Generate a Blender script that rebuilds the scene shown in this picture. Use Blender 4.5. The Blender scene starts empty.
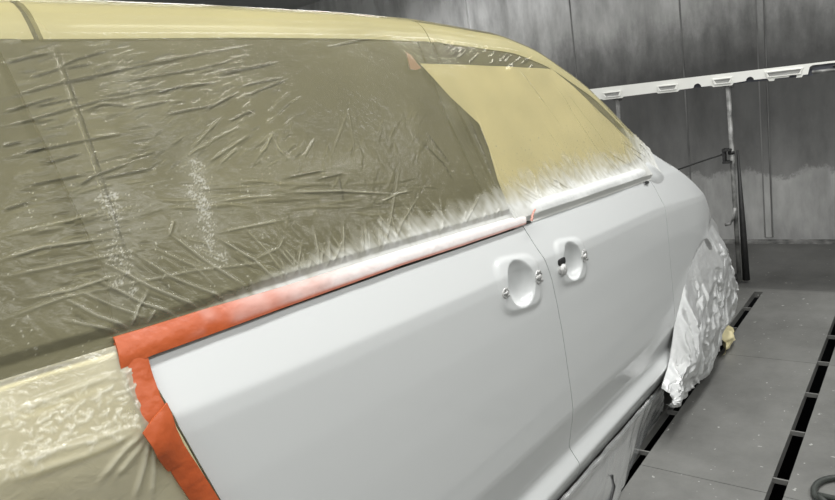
import bpy, bmesh, math, random
import numpy as np
from mathutils import Matrix, Vector, noise as mnoise

random.seed(7); rng = np.random.RandomState(7)
scene = bpy.context.scene
COL = scene.collection

# ------------------------------------------------------------------ camera
F = 640.0; EYE = 1.4
d = np.array([940-417.5, 42-250, F]); d /= np.linalg.norm(d)
c0 = (42-250) + 0.15*(940-417.5)
n = np.array([0.15, 1, -c0/F]); n /= np.linalg.norm(n)
Zc = -n; Yc = np.cross(Zc, d); Bm = np.array([d, Yc, Zc])       # rows: world X, Y, Z seen in the camera frame
cam_d = bpy.data.cameras.new('camera'); cam = bpy.data.objects.new('camera', cam_d); COL.objects.link(cam)
cam_d.sensor_width = 36; cam_d.lens = F*36/835; cam_d.clip_start = 0.02
R = Matrix(((Bm[0,0], -Bm[0,1], -Bm[0,2]), (Bm[1,0], -Bm[1,1], -Bm[1,2]), (Bm[2,0], -Bm[2,1], -Bm[2,2])))
cam.matrix_world = Matrix.Translation((0, 0, EYE)) @ R.to_4x4()
scene.camera = cam

def ray(px, py): return Bm @ np.array([px-417.5, py-250, F])

# ------------------------------------------------------------------ materials
def nmat(name):
    m = bpy.data.materials.new(name); m.use_nodes = True
    nt = m.node_tree; nt.nodes.clear()
    out = nt.nodes.new('ShaderNodeOutputMaterial')
    return m, nt, out
def N(nt, t, **kw):
    k = nt.nodes.new(t)
    for a, b in kw.items():
        if a.startswith('i_'): k.inputs[int(a[2:])].default_value = b
        else: setattr(k, a, b)
    return k
def pbr(name, col, rough=.5, metal=0, coat=0, var=.0, vscale=8, bump=0, bscale=60, stretch=None, rvar=0):
    m, nt, out = nmat(name)
    p = N(nt, 'ShaderNodeBsdfPrincipled'); nt.links.new(p.outputs[0], out.inputs[0])
    p.inputs['Base Color'].default_value = (*col, 1); p.inputs['Roughness'].default_value = rough
    p.inputs['Metallic'].default_value = metal; p.inputs['Coat Weight'].default_value = coat; p.inputs['Coat Roughness'].default_value = .06
    tc = N(nt, 'ShaderNodeTexCoord'); src = tc.outputs['Object']
    if stretch:
        mp = N(nt, 'ShaderNodeMapping'); mp.inputs['Scale'].default_value = stretch; nt.links.new(src, mp.inputs[0]); src = mp.outputs[0]
    nz = N(nt, 'ShaderNodeTexNoise'); nz.inputs['Scale'].default_value = vscale; nz.inputs['Detail'].default_value = 6; nt.links.new(src, nz.inputs['Vector'])
    if var:
        r = N(nt, 'ShaderNodeValToRGB'); r.color_ramp.elements[0].position = .3; r.color_ramp.elements[1].position = .7
        r.color_ramp.elements[0].color = (*[c*(1-var) for c in col], 1); r.color_ramp.elements[1].color = (*[min(1, c*(1+var)) for c in col], 1)
        nt.links.new(nz.outputs[0], r.inputs[0]); nt.links.new(r.outputs[0], p.inputs['Base Color'])
    if rvar:
        mr = N(nt, 'ShaderNodeMapRange'); mr.inputs[3].default_value = rough-rvar; mr.inputs[4].default_value = rough+rvar
        nt.links.new(nz.outputs[0], mr.inputs[0]); nt.links.new(mr.outputs[0], p.inputs['Roughness'])
    if bump:
        nb = N(nt, 'ShaderNodeTexNoise'); nb.inputs['Scale'].default_value = bscale; nt.links.new(src, nb.inputs['Vector'])
        b = N(nt, 'ShaderNodeBump'); b.inputs['Strength'].default_value = bump; b.inputs['Distance'].default_value = .01
        nt.links.new(nb.outputs[0], b.inputs['Height']); nt.links.new(b.outputs[0], p.inputs['Normal'])
    return m

M_white = pbr('white_primer_paint', (.66, .675, .675), .32, coat=.55)
M_cream = pbr('cream_gold_paint', (.72, .66, .40), .35, coat=.3, var=.04, vscale=3)
M_dark = pbr('dark_gap', (.012, .012, .012), .8, var=.1)
M_shell = pbr('inner_shell_dark', (.03, .03, .03), .7, var=.1)
M_glass = pbr('dark_window_glass', (.030, .028, .020), .45, var=.2, vscale=2)
M_trim = pbr('black_pillar_trim', (.02, .02, .018), .4, var=.1)
M_rubber = pbr('tyre_rubber', (.03, .03, .03), .8, var=.2, vscale=40)
M_alloy = pbr('alloy_rim', (.45, .45, .46), .35, metal=.8, var=.1)
M_chrome = pbr('oversprayed_hardware', (.52, .52, .51), .4, metal=.25, var=.45, vscale=160)
M_steel = pbr('overspray_steel_tube', (.20, .20, .195), .5, metal=.2, var=.7, vscale=16)
M_black = pbr('black_steel', (.02, .02, .02), .55, var=.3, vscale=30)
M_barw = pbr('white_trim_plastic', (.80, .80, .76), .4, var=.03)
M_barg = pbr('grey_recess_plastic', (.30, .30, .29), .5, var=.15, vscale=30)
M_bard = pbr('slate_inner_plastic', (.10, .105, .13), .45, var=.15)
M_hose = pbr('dark_rubber_hose', (.045, .05, .045), .5, var=.2)
M_paper = pbr('yellow_masking_paper', (.88, .79, .48), .7, var=.05, vscale=5, bump=.08, bscale=25)
M_ceil = pbr('white_ceiling', (.6, .6, .6), .7, var=.05)
M_side = pbr('grey_booth_panel', (.27, .28, .27), .5, var=.25, vscale=1.5, stretch=(1, 1, .3))

def film_mat(name, haze, alpha, rough=.16, bscale=70, bump=.35, white=(.80, .81, .80), gloss=.8):
    m, nt, out = nmat(name); L = nt.links.new
    tc = N(nt, 'ShaderNodeTexCoord')
    at = N(nt, 'ShaderNodeAttribute', attribute_name='spray_glint'); fo = N(nt, 'ShaderNodeAttribute', attribute_name='fold')  # one white mask for real overspray and painted crease highlights
    nz = N(nt, 'ShaderNodeTexNoise'); nz.inputs['Scale'].default_value = 6; nz.inputs['Detail'].default_value = 5; L(tc.outputs['Object'], nz.inputs['Vector'])
    mp = N(nt, 'ShaderNodeMapping'); mp.inputs['Scale'].default_value = (1, 1, 1.4); mp.inputs['Rotation'].default_value = (0, .5, 0); L(tc.outputs['Object'], mp.inputs[0])
    nb = N(nt, 'ShaderNodeTexNoise'); nb.inputs['Scale'].default_value = bscale; nb.inputs['Detail'].default_value = 3; nb.inputs['Distortion'].default_value = 1.2; L(mp.outputs[0], nb.inputs['Vector'])
    nb2 = N(nt, 'ShaderNodeTexVoronoi', feature='DISTANCE_TO_EDGE'); nb2.inputs['Scale'].default_value = bscale*.25; L(mp.outputs[0], nb2.inputs['Vector'])
    ad = N(nt, 'ShaderNodeMath', operation='MULTIPLY_ADD'); ad.inputs[1].default_value = .5; L(nb2.outputs[0], ad.inputs[0]); L(nb.outputs[0], ad.inputs[2])
    bp = N(nt, 'ShaderNodeBump'); bp.inputs['Strength'].default_value = bump; bp.inputs['Distance'].default_value = .004; L(ad.outputs[0], bp.inputs['Height'])
    # haze alpha
    mr = N(nt, 'ShaderNodeMapRange'); mr.inputs[3].default_value = alpha*.82; mr.inputs[4].default_value = alpha*1.18; L(nz.outputs[0], mr.inputs[0])
    a1 = N(nt, 'ShaderNodeMath', operation='ADD', use_clamp=True); L(mr.outputs[0], a1.inputs[0]); L(fo.outputs['Fac'], a1.inputs[1])
    mx = N(nt, 'ShaderNodeMix', data_type='FLOAT'); L(at.outputs['Fac'], mx.inputs[0]); L(a1.outputs[0], mx.inputs[2]); mx.inputs[3].default_value = .96
    mc = N(nt, 'ShaderNodeMix', data_type='RGBA'); L(at.outputs['Fac'], mc.inputs[0]); mc.inputs[6].default_value = (*haze, 1); mc.inputs[7].default_value = (*white, 1)
    df = N(nt, 'ShaderNodeBsdfDiffuse'); L(mc.outputs[2], df.inputs[0]); L(bp.outputs[0], df.inputs['Normal'])
    tr = N(nt, 'ShaderNodeBsdfTransparent'); tr.inputs[0].default_value = (.93, .92, .86, 1)
    m1 = N(nt, 'ShaderNodeMixShader'); L(mx.outputs[0], m1.inputs[0]); L(tr.outputs[0], m1.inputs[1]); L(df.outputs[0], m1.inputs[2])
    gl = N(nt, 'ShaderNodeBsdfGlossy'); gl.inputs['Roughness'].default_value = rough; L(bp.outputs[0], gl.inputs['Normal'])
    fr = N(nt, 'ShaderNodeFresnel'); fr.inputs[0].default_value = 1.45; L(bp.outputs[0], fr.inputs['Normal'])
    fm = N(nt, 'ShaderNodeMath', operation='MULTIPLY'); fm.inputs[1].default_value = gloss; L(fr.outputs[0], fm.inputs[0])
    m2 = N(nt, 'ShaderNodeMixShader'); L(fm.outputs[0], m2.inputs[0]); L(m1.outputs[0], m2.inputs[1]); L(gl.outputs[0], m2.inputs[2])
    L(m2.outputs[0], out.inputs[0])
    return m
M_film = film_mat('clear_masking_film', (.37, .342, .205), .35, gloss=.5, bump=.16)
M_film2 = film_mat('clear_film_on_panel', (.86, .81, .62), .42, rough=.12, bscale=38, bump=.3, gloss=1.1)
M_bag = film_mat('oversprayed_plastic', (.70, .71, .70), .90, rough=.35, bscale=34, bump=.55, gloss=.6, white=(.66, .67, .67))
M_curt = film_mat('hanging_plastic', (.74, .77, .78), .96, rough=.25, bscale=14, bump=.3)

def tape_mat():
    m, nt, out = nmat('orange_masking_tape'); L = nt.links.new
    p = N(nt, 'ShaderNodeBsdfPrincipled'); L(p.outputs[0], out.inputs[0]); p.inputs['Roughness'].default_value = .42
    at = N(nt, 'ShaderNodeAttribute', attribute_name='spray_glint')
    tc = N(nt, 'ShaderNodeTexCoord'); nz = N(nt, 'ShaderNodeTexNoise'); nz.inputs['Scale'].default_value = 25; L(tc.outputs['Object'], nz.inputs['Vector'])
    r = N(nt, 'ShaderNodeValToRGB'); r.color_ramp.elements[0].color = (.40, .070, .016, 1); r.color_ramp.elements[1].color = (.53, .115, .032, 1); L(nz.outputs[0], r.inputs[0])
    mc = N(nt, 'ShaderNodeMix', data_type='RGBA'); L(at.outputs['Fac'], mc.inputs[0]); L(r.outputs[0], mc.inputs[6]); mc.inputs[7].default_value = (.74, .70, .69, 1)
    L(mc.outputs[2], p.inputs['Base Color'])
    nb = N(nt, 'ShaderNodeTexNoise'); nb.inputs['Scale'].default_value = 60; L(tc.outputs['Object'], nb.inputs['Vector'])
    b = N(nt, 'ShaderNodeBump'); b.inputs['Strength'].default_value = .3; b.inputs['Distance'].default_value = .005; L(nb.outputs[0], b.inputs['Height']); L(b.outputs[0], p.inputs['Normal'])
    return m
M_tape = tape_mat()

def floor_mat():
    m, nt, out = nmat('oversprayed_floor_plate'); L = nt.links.new
    p = N(nt, 'ShaderNodeBsdfPrincipled'); L(p.outputs[0], out.inputs[0]); p.inputs['Roughness'].default_value = .55
    tc = N(nt, 'ShaderNodeTexCoord')
    n1 = N(nt, 'ShaderNodeTexNoise'); n1.inputs['Scale'].default_value = 1.6; n1.inputs['Detail'].default_value = 7; n1.inputs['Roughness'].default_value = .65; L(tc.outputs['Object'], n1.inputs['Vector'])
    r = N(nt, 'ShaderNodeValToRGB'); e = r.color_ramp.elements
    e[0].position = .25; e[0].color = (.085, .085, .08, 1); e[1].position = .75; e[1].color = (.24, .24, .228, 1); L(n1.outputs[0], r.inputs[0])
    # paint spots
    v = N(nt, 'ShaderNodeTexNoise'); v.inputs['Scale'].default_value = 34; v.inputs['Detail'].default_value = 2; L(tc.outputs['Object'], v.inputs['Vector'])
    rs = N(nt, 'ShaderNodeValToRGB'); rs.color_ramp.elements[0].position = .70; rs.color_ramp.elements[1].position = .73; L(v.outputs[0], rs.inputs[0])
    mx = N(nt, 'ShaderNodeMix', data_type='RGBA'); L(rs.outputs[0], mx.inputs[0]); L(r.outputs[0], mx.inputs[6]); mx.inputs[7].default_value = (.42, .42, .40, 1)
    # unsprayed darker strip near the end wall
    sx = N(nt, 'ShaderNodeSeparateXYZ'); L(tc.outputs['Object'], sx.inputs[0])
    mr = N(nt, 'ShaderNodeMapRange'); mr.inputs[1].default_value = 4.44; mr.inputs[2].default_value = 4.52; mr.inputs[3].default_value = 1; mr.inputs[4].default_value = .52; L(sx.outputs[0], mr.inputs[0])
    mm = N(nt, 'ShaderNodeVectorMath', operation='SCALE'); L(mx.outputs[2], mm.inputs[0]); L(mr.outputs[0], mm.inputs['Scale'])
    L(mm.outputs[0], p.inputs['Base Color'])
    nb = N(nt, 'ShaderNodeTexNoise'); nb.inputs['Scale'].default_value = 90; L(tc.outputs['Object'], nb.inputs['Vector'])
    b = N(nt, 'ShaderNodeBump'); b.inputs['Strength'].default_value = .12; b.inputs['Distance'].default_value = .01; L(nb.outputs[0], b.inputs['Height']); L(b.outputs[0], p.inputs['Normal'])
    return m
M_floor = floor_mat()

def wall_mat():
    m, nt, out = nmat('booth_wall_overspray'); L = nt.links.new
    p = N(nt, 'ShaderNodeBsdfPrincipled'); L(p.outputs[0], out.inputs[0]); p.inputs['Roughness'].default_value = .5
    tc = N(nt, 'ShaderNodeTexCoord'); sx = N(nt, 'ShaderNodeSeparateXYZ'); L(tc.outputs['Object'], sx.inputs[0])
    mp = N(nt, 'ShaderNodeMapping'); mp.inputs['Scale'].default_value = (1, 1, .35); L(tc.outputs['Object'], mp.inputs[0])
    n1 = N(nt, 'ShaderNodeTexNoise'); n1.inputs['Scale'].default_value = 5; n1.inputs['Detail'].default_value = 8; n1.inputs['Roughness'].default_value = .6; L(mp.outputs[0], n1.inputs['Vector'])
    n3 = N(nt, 'ShaderNodeTexNoise'); n3.inputs['Scale'].default_value = 30; n3.inputs['Detail'].default_value = 6; n3.inputs['Roughness'].default_value = .8; L(tc.outputs['Object'], n3.inputs['Vector'])
    # height with ragged edge
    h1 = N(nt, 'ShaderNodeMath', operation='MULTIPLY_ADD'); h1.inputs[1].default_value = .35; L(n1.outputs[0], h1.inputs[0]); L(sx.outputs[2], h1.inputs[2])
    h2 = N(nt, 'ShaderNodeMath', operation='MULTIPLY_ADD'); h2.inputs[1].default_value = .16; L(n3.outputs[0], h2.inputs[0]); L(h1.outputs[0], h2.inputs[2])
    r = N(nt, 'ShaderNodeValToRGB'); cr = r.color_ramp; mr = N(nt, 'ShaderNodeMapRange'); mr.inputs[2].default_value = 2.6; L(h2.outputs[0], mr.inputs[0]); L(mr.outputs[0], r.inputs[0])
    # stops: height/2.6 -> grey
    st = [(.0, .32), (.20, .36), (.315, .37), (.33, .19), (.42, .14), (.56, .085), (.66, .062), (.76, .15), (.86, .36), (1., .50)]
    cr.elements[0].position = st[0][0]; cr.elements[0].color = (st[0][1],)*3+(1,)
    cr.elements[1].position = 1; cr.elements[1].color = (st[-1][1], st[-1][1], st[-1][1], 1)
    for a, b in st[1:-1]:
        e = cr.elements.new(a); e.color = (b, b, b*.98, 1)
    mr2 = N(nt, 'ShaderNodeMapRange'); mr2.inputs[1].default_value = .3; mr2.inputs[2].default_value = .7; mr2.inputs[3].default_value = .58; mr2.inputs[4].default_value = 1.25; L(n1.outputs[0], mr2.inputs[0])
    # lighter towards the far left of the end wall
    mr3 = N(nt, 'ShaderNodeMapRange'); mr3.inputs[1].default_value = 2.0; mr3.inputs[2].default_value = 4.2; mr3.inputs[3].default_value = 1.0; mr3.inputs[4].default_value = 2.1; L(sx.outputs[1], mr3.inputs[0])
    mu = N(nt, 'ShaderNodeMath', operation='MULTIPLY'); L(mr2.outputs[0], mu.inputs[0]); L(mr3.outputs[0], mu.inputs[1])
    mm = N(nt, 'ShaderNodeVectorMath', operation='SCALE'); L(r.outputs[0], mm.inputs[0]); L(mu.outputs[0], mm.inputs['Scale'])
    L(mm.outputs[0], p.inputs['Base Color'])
    return m
M_wall = wall_mat()

# ------------------------------------------------------------------ object helpers
def link(name, me, mat, parent=None):
    o = bpy.data.objects.new(name, me); COL.objects.link(o)
    if mat: me.materials.append(mat)
    if parent: o.parent = parent
    return o
def tag(o, label, cat, group=None):
    o['label'] = label; o['category'] = cat
    if group: o['group'] = group
    return o
def struct(o): o['kind'] = 'structure'; return o
def empty(name, loc=(0, 0, 0)):
    o = bpy.data.objects.new(name, None); COL.objects.link(o); o.location = loc; o.empty_display_size = .1; return o
def from_bm(name, bm, mat, parent=None, smooth=False):
    me = bpy.data.meshes.new(name); bm.normal_update(); bm.to_mesh(me); bm.free()
    for p in me.polygons: p.use_smooth = smooth
    return link(name, me, mat, parent)
def grid_data(Pt):
    nv, nu, _ = Pt.shape
    idx = np.arange(nv*nu).reshape(nv, nu)
    f = np.stack([idx[:-1, :-1], idx[:-1, 1:], idx[1:, 1:], idx[1:, :-1]], -1).reshape(-1, 4)
    return Pt.reshape(-1, 3), f
def mesh_np(name, parts, mat, parent=None, attrs=None, smooth=True, keep=None):
    vs = []; fs = []; base = 0
    for v, f in parts:
        vs.append(v); fs.append(f+base); base += len(v)
    V = np.concatenate(vs); Fc = np.concatenate(fs)
    me = bpy.data.meshes.new(name)
    me.vertices.add(len(V)); me.vertices.foreach_set('co', V.astype(np.float32).ravel())
    me.loops.add(Fc.size); me.loops.foreach_set('vertex_index', Fc.astype(np.int32).ravel())
    me.polygons.add(len(Fc)); me.polygons.foreach_set('loop_start', np.arange(0, Fc.size, 4, dtype=np.int32))
    me.polygons.foreach_set('use_smooth', np.full(len(Fc), smooth))
    me.update(calc_edges=True); me.validate()
    if attrs:
        for k, a in attrs.items():
            at = me.attributes.new(k, 'FLOAT', 'POINT'); at.data.foreach_set('value', a.astype(np.float32).ravel())
    return link(name, me, mat, parent)
def box(bm, x0, x1, y0, y1, z0, z1):
    v = [bm.verts.new((x, y, z)) for x in (x0, x1) for y in (y0, y1) for z in (z0, z1)]
    for q in ((0, 1, 3, 2), (4, 6, 7, 5), (0, 4, 5, 1), (2, 3, 7, 6), (0, 2, 6, 4), (1, 5, 7, 3)): bm.faces.new([v[i] for i in q])
def tube(bm, pts, r, seg=10, caps=True):
    pts = [Vector(p) for p in pts]; rings = []
    for i, p in enumerate(pts):
        t = (pts[min(i+1, len(pts)-1)]-pts[max(i-1, 0)]).normalized()
        a = Vector((0, 0, 1)) if abs(t.z) < .9 else Vector((1, 0, 0))
        u = t.cross(a).normalized(); w = t.cross(u)
        rr = r[i] if isinstance(r, (list, tuple)) else r
        rings.append([bm.verts.new(p+(u*math.cos(k*2*math.pi/seg)+w*math.sin(k*2*math.pi/seg))*rr) for k in range(seg)])
    for a, b in zip(rings[:-1], rings[1:]):
        for k in range(seg): bm.faces.new((a[k], a[(k+1) % seg], b[(k+1) % seg], b[k]))
    if caps: bm.faces.new(rings[0][::-1]); bm.faces.new(rings[-1])
def lathe_y(bm, prof, cx, cz, seg=48):     # profile of (radius, y) turned about an axis along y
    rings = [[bm.verts.new((cx+r*math.cos(k*2*math.pi/seg), y, cz+r*math.sin(k*2*math.pi/seg))) for k in range(seg)] for r, y in prof]
    for a, b in zip(rings[:-1], rings[1:]):
        for k in range(seg): bm.faces.new((a[k], a[(k+1) % seg], b[(k+1) % seg], b[k]))

# ------------------------------------------------------------------ car body surface
XT = np.arange(-1.3, 4.3, .004)
def table(pts, sig=.03):
    xs, ys = zip(*pts); t = np.interp(XT, xs, ys)
    if sig:
        k = np.exp(-.5*(np.arange(-40, 41)*.004/sig)**2); k /= k.sum(); t = np.convolve(np.pad(t, 40, mode='edge'), k, 'valid')
    return lambda x: np.interp(x, XT, t)
zc = table([(-1, 1.09), (.2, 1.07), (.4, 1.043), (.6, 1.028), (.83, 1.015), (1.18, .995), (1.83, .968), (2.45, .939), (3.3, .86), (4, .7)])
zb = table([(-1, 1.165), (.22, 1.146), (.4, 1.134), (.64, 1.125), (.95, 1.111), (1.46, 1.085), (1.885, 1.066), (2.49, 1.043), (2.6, 1.036), (4, .95)])
zt = table([(-1.3, 1.3), (-1.0, 1.48), (-.7, 1.575), (0, 1.60), (.45, 1.606), (.84, 1.612), (1.2, 1.612), (1.48, 1.605), (1.9, 1.57), (2.1, 1.518), (2.37, 1.382), (2.52, 1.245), (2.61, 1.165), (2.75, 1.088), (2.97, .985), (3.11, .905), (3.35, .745), (3.6, .62), (3.95, .50)], .035)
ZT = np.arange(0, 2.4, .002)
_p = [(0, .12), (.10, .10), (.185, .060), (.20, .054), (.262, .026), (.272, .025), (.324, .048), (.335, .049), (.455, .017), (.475, .014), (.55, .009), (.70, .002), (.85, -.003), (.965, -.004), (.995, -.002), (1.10, .037), (1.12, .046), (2.4, .046+1.28*.357)]
_t = np.interp(ZT, *zip(*_p)); _k = np.exp(-.5*(np.arange(-20, 21)*.002/.004)**2); _k /= _k.sum()
_t = np.convolve(np.pad(_t, 20, mode='reflect', reflect_type='odd'), _k, 'valid')
def canon(x, z):
    sh = -.045*(np.clip(x, .2, 2.6)-1.5)
    k = [np.zeros_like(x)+sh*0, .45+sh, zc(x), zb(x), zb(x)+.9]; c = [0, .45, 1.0, 1.1, 2.0]
    out = np.zeros_like(x)
    for i in range(4):
        t = (z-k[i])/(k[i+1]-k[i]); seg = c[i]+t*(c[i+1]-c[i])
        sel = (z >= k[i]) if i else np.ones_like(z, bool)
        out = np.where(sel, seg, out)
    return out
def plan(x):
    return .24*np.clip(x-2.95, 0, None)**2 + .9*np.clip(x-3.55, 0, None)**2 + .05*np.clip(.3-x, 0, None)**2
def Yside(x, z):
    x = np.asarray(x, float); z = np.asarray(z, float); x, z = np.broadcast_arrays(x, z)
    return .85 + np.interp(canon(x, z), ZT, _t) + plan(x)
_ro = np.array([(0, 0), (.02, .008), (.04, .02), (.055, .036), (.067, .06), (.078, .10), (.088, .17), (.10, .30), (.115, .55), (.12, .80), (.12, .84)])
_rl = np.concatenate([[0], np.cumsum(np.hypot(*np.diff(_ro, axis=0).T))])
def surf(x, v):
    """v is the height up to the top of the side, beyond it the arc length over the roof / pillar / bonnet edge"""
    x = np.asarray(x, float); v = np.asarray(v, float); x, v = np.broadcast_arrays(x, v)
    t = zt(x); zs = np.minimum(v, t); a = np.clip(v-t, 0, None)
    kz = np.where(x > 2.3, np.clip(1-(x-2.3)*1.2, .55, 1), 1)
    dz = np.interp(a, _rl, _ro[:, 0])*kz; dy = np.interp(a, _rl, _ro[:, 1])
    return np.stack([x+0*zs, Yside(x, zs)+dy, zs+dz], -1)
def snormal(x, v):
    e = .003
    a = surf(x+e, v)-surf(x-e, v); b = surf(x, v+e)-surf(x, v-e)
    nn = np.cross(a, b); return nn/np.maximum(np.linalg.norm(nn, axis=-1, keepdims=True), 1e-9)
def osurf(x, v, off):
    return surf(x, v)+snormal(x, v)*np.asarray(off)[..., None]
def on_side(px, py):
    """the point (x, z) of the body side seen along one sight line"""
    r = ray(px, py); Y = .87
    for _ in range(25):
        t = Y/r[1]; x = r[0]*t; z = EYE+r[2]*t
        Y = .5*Y+.5*float(Yside(x, min(z, float(zt(x)))))
    return x, z
def side_line(pts): return np.array([on_side(*p) for p in pts])
def xz_fn(line):                        # x as a function of z from a list of (x, z)
    l = line[np.argsort(line[:, 1])]; return lambda z: np.interp(z, l[:, 1], l[:, 0])
GAP = .0017

# boundaries read on the body side
xs_back = xz_fn(np.array([(.53, .15), (.53, .33), (.50, .5), (.475, .7), (.458, .875), (.436, .956), (.419, 1.022), (.405, 1.13), (.44, 1.25), (.43, 1.45), (.42, 1.62)]))
xs_mid = xz_fn(np.concatenate([[(1.70, .15), (1.668, .33)], side_line([(572, 400), (562, 330), (552, 280), (547, 265), (536, 247), (524, 228)]), [(1.46, 1.2), (1.45, 1.4), (1.47, 1.65)]]))
xs_front = xz_fn(np.concatenate([[(2.56, .1)], side_line([(672, 385), (673, 330), (671, 270), (668, 235), (665, 208), (655, 188)]), [(2.50, 1.1)]]))
zbot = lambda x: .200-.045*(np.clip(x, .2, 2.6)-1.5)

def flange(Pt, depth=.014):
    """a return edge all round a grid so that panel gaps have thickness"""
    loop = np.concatenate([Pt[0], Pt[1:, -1], Pt[-1, -2::-1], Pt[-2:0:-1, 0]])
    inn = loop+np.array([0, depth, 0]); n_ = len(loop)
    V = np.concatenate([loop, inn]); i = np.arange(n_); j = (i+1) % n_
    return V, np.stack([i, j, j+n_, i+n_], -1)
def side_panel(name, xl, xr, z0, z1, mat, parent, dx=.012, dz=.007, disp=None, off=0., xs_extra=None, attrs_fn=None, edge=True):
    nu = max(4, int(1.1/dx)); u = np.linspace(0, 1, nu); nv = max(3, int(1.0/dz)); v = np.linspace(0, 1, nv)
    U, V_ = np.meshgrid(u, v)
    Z = .3+.8*V_
    for _ in range(12):
        X = xl(Z)+(xr(Z)-xl(Z))*U
        Z = z0(X)+(z1(X)-z0(X))*V_
    o = np.full_like(X, off)
    if disp is not None: o = o+disp(X, Z)
    Pt = osurf(X, Z, o)
    parts = [grid_data(Pt)]
    if edge: parts.append(flange(Pt))
    return mesh_np(name, parts, mat, parent)

van = empty('minivan', (1.6, 1.75, 0))
tag(van, 'cream minivan with bare white painted doors, masked for respraying', 'car')
def keep(o):                             # children keep world coordinates
    o.matrix_parent_inverse = Matrix.Translation((-1.6, -1.75, 0)); return o

# handle cups pressed into the doors
H1 = np.array([1.405, .945]); H2 = np.array([1.712, .925])
def cup(cx, cz, rx, rz, pr):
    def f(X, Z):
        dx = (X-cx); dzz = (Z-cz)+.16*dx
        rr = np.sqrt((dx/rx)**2+(dzz/rz)**2)
        dep = -.030*np.clip(1-rr**3.0, 0, 1)**.8
        sq = (np.abs(dx/(rx*pr))**4+np.abs(dzz/(rz*1.30))**4)**.25
        pad = np.clip((1.0-sq)/.22, 0, 1)
        pad = .005*pad*pad*(3-2*pad)
        return np.where(rr < 1, dep+pad*np.clip(1, 0, 1), pad)
    return f
cupA = cup(H1[0], H1[1], .066, .062, 1.72); cupB = cup(H2[0], H2[1], .058, .057, 1.75)
lo = lambda x: zbot(x)
belt = lambda x: zb(x)-np.where(x < 1.47, .0085, .004)
sd = keep(side_panel('sliding_door', lambda z: xs_back(z)+GAP, lambda z: xs_mid(z)-GAP, lo, belt, M_white, van, .0035, .0042, disp=cupA)); sd['label'] = 'white sliding door panel with empty handle cup'
fd = keep(side_panel('front_door', lambda z: xs_mid(z)+GAP, lambda z: xs_front(z)-GAP, lo, belt, M_white, van, .0035, .0042, disp=cupB)); fd['label'] = 'white front door panel with empty handle cup'
def sub(o, par): o.parent = par; o.matrix_parent_inverse = (Matrix.Translation((1.6, 1.75, 0)) @ Matrix.Translation((-1.6, -1.75, 0))); return o

# front wing with wheel arch
AC = (3.08, .30); AR = .36; RC = (.10, .31); RR = .37
def wing():
    xs = np.concatenate([np.linspace(0, 1, 150)]); zz = np.linspace(0, 1, 150)
    X = np.linspace(2.5, 4.0, 320)
    U, V_ = np.meshgrid(np.linspace(0, 1, 260), np.linspace(0, 1, 120))
    Z = .2+V_*.8
    for _ in range(30):
        Xl = xs_front(np.minimum(Z, 1.09))+GAP; X = Xl+(3.95-Xl)*U
        q = np.clip(AR**2-(X-AC[0])**2, 0, None)
        arch = .17+(AC[1]-.17)*np.clip((AR+.06-np.abs(X-AC[0]))/.06, 0, 1)+np.sqrt(q)
        top = np.maximum(zt(X)+.05, arch+.03)
        Z = .5*Z+.5*(arch+(top-arch)*V_)
    Pt = surf(X, Z)
    return [grid_data(Pt), flange(Pt, .03)]
fw = keep(mesh_np('front_fender', wing(), M_white, van)); fw['label'] = 'white front fender around the bagged wheel'
def quarter():
    U, V_ = np.meshgrid(np.linspace(0, 1, 160), np.linspace(0, 1, 130)); Z = .3+V_*.8
    for _ in range(12):
        Xr = xs_back(Z)-GAP; X = -.95+(Xr+.95)*U
        q = np.clip(RR**2-(X-RC[0])**2, 0, None)
        arch = np.maximum(np.where(np.abs(X-RC[0]) < RR, RC[1]+np.sqrt(q), .2), .2)
        Z = arch+(zb(X)+.012-arch)*V_
    Pt = surf(X, Z); return [grid_data(Pt), flange(Pt, .03)]
qp = keep(mesh_np('rear_quarter_panel', quarter(), M_cream, van)); qp['label'] = 'cream rear quarter panel under clear film'

def strip(name, x0, x1, v0, v1, mat, parent, off=0., nx=120, nv=24, rel=True, edge=True):
    X, V_ = np.meshgrid(np.linspace(x0, x1, nx), np.linspace(0, 1, nv))
    VV = v0(X)+(v1(X)-v0(X))*V_
    Pt = osurf(X, VV, np.full_like(X, off))
    return mesh_np(name, [grid_data(Pt)]+([flange(Pt)] if edge else []), mat, parent)
gtop = lambda x: zt(x)-.006
gl0 = lambda x: zb(x)-.006
# dark windows (under the film) and pillars, each on the part it belongs to
qg = keep(strip('quarter_glass', -.86, .385, lambda x: gl0(x)+.02, gtop, M_glass, van, -.004))
g1 = sub(strip('window_glass', .42, 1.455, gl0, gtop, M_glass, sd, -.004), sd)
g2 = sub(strip('window_glass', 1.49, 2.47, gl0, gtop, M_glass, fd, -.004, nx=200), fd)
def pillar(name, xa, w, par, z0off=.0):
    V_ = np.linspace(0, 1, 60)[:, None]*np.ones((1, 5)); U = np.ones((60, 1))*np.linspace(-.5, .5, 5)[None]
    Z = 1.07+V_*.53; X = xa(Z)+U*w
    Z = zb(X)-.005+V_*(zt(X)-zb(X)); X = xa(Z)+U*w
    Pt = osurf(X, Z, np.full_like(X, .002)+.002*np.cos(U*3.14))
    return mesh_np(name, [grid_data(Pt), flange(Pt, .008)], M_trim, par)
keep(pillar('rear_pillar', lambda z: xs_back(z)-.012, .035, van))
sub(pillar('window_pillar', lambda z: xs_mid(z)-.034, .05, sd), sd)
sub(pillar('window_pillar', lambda z: xs_mid(z)+.030, .045, fd), fd)
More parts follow.
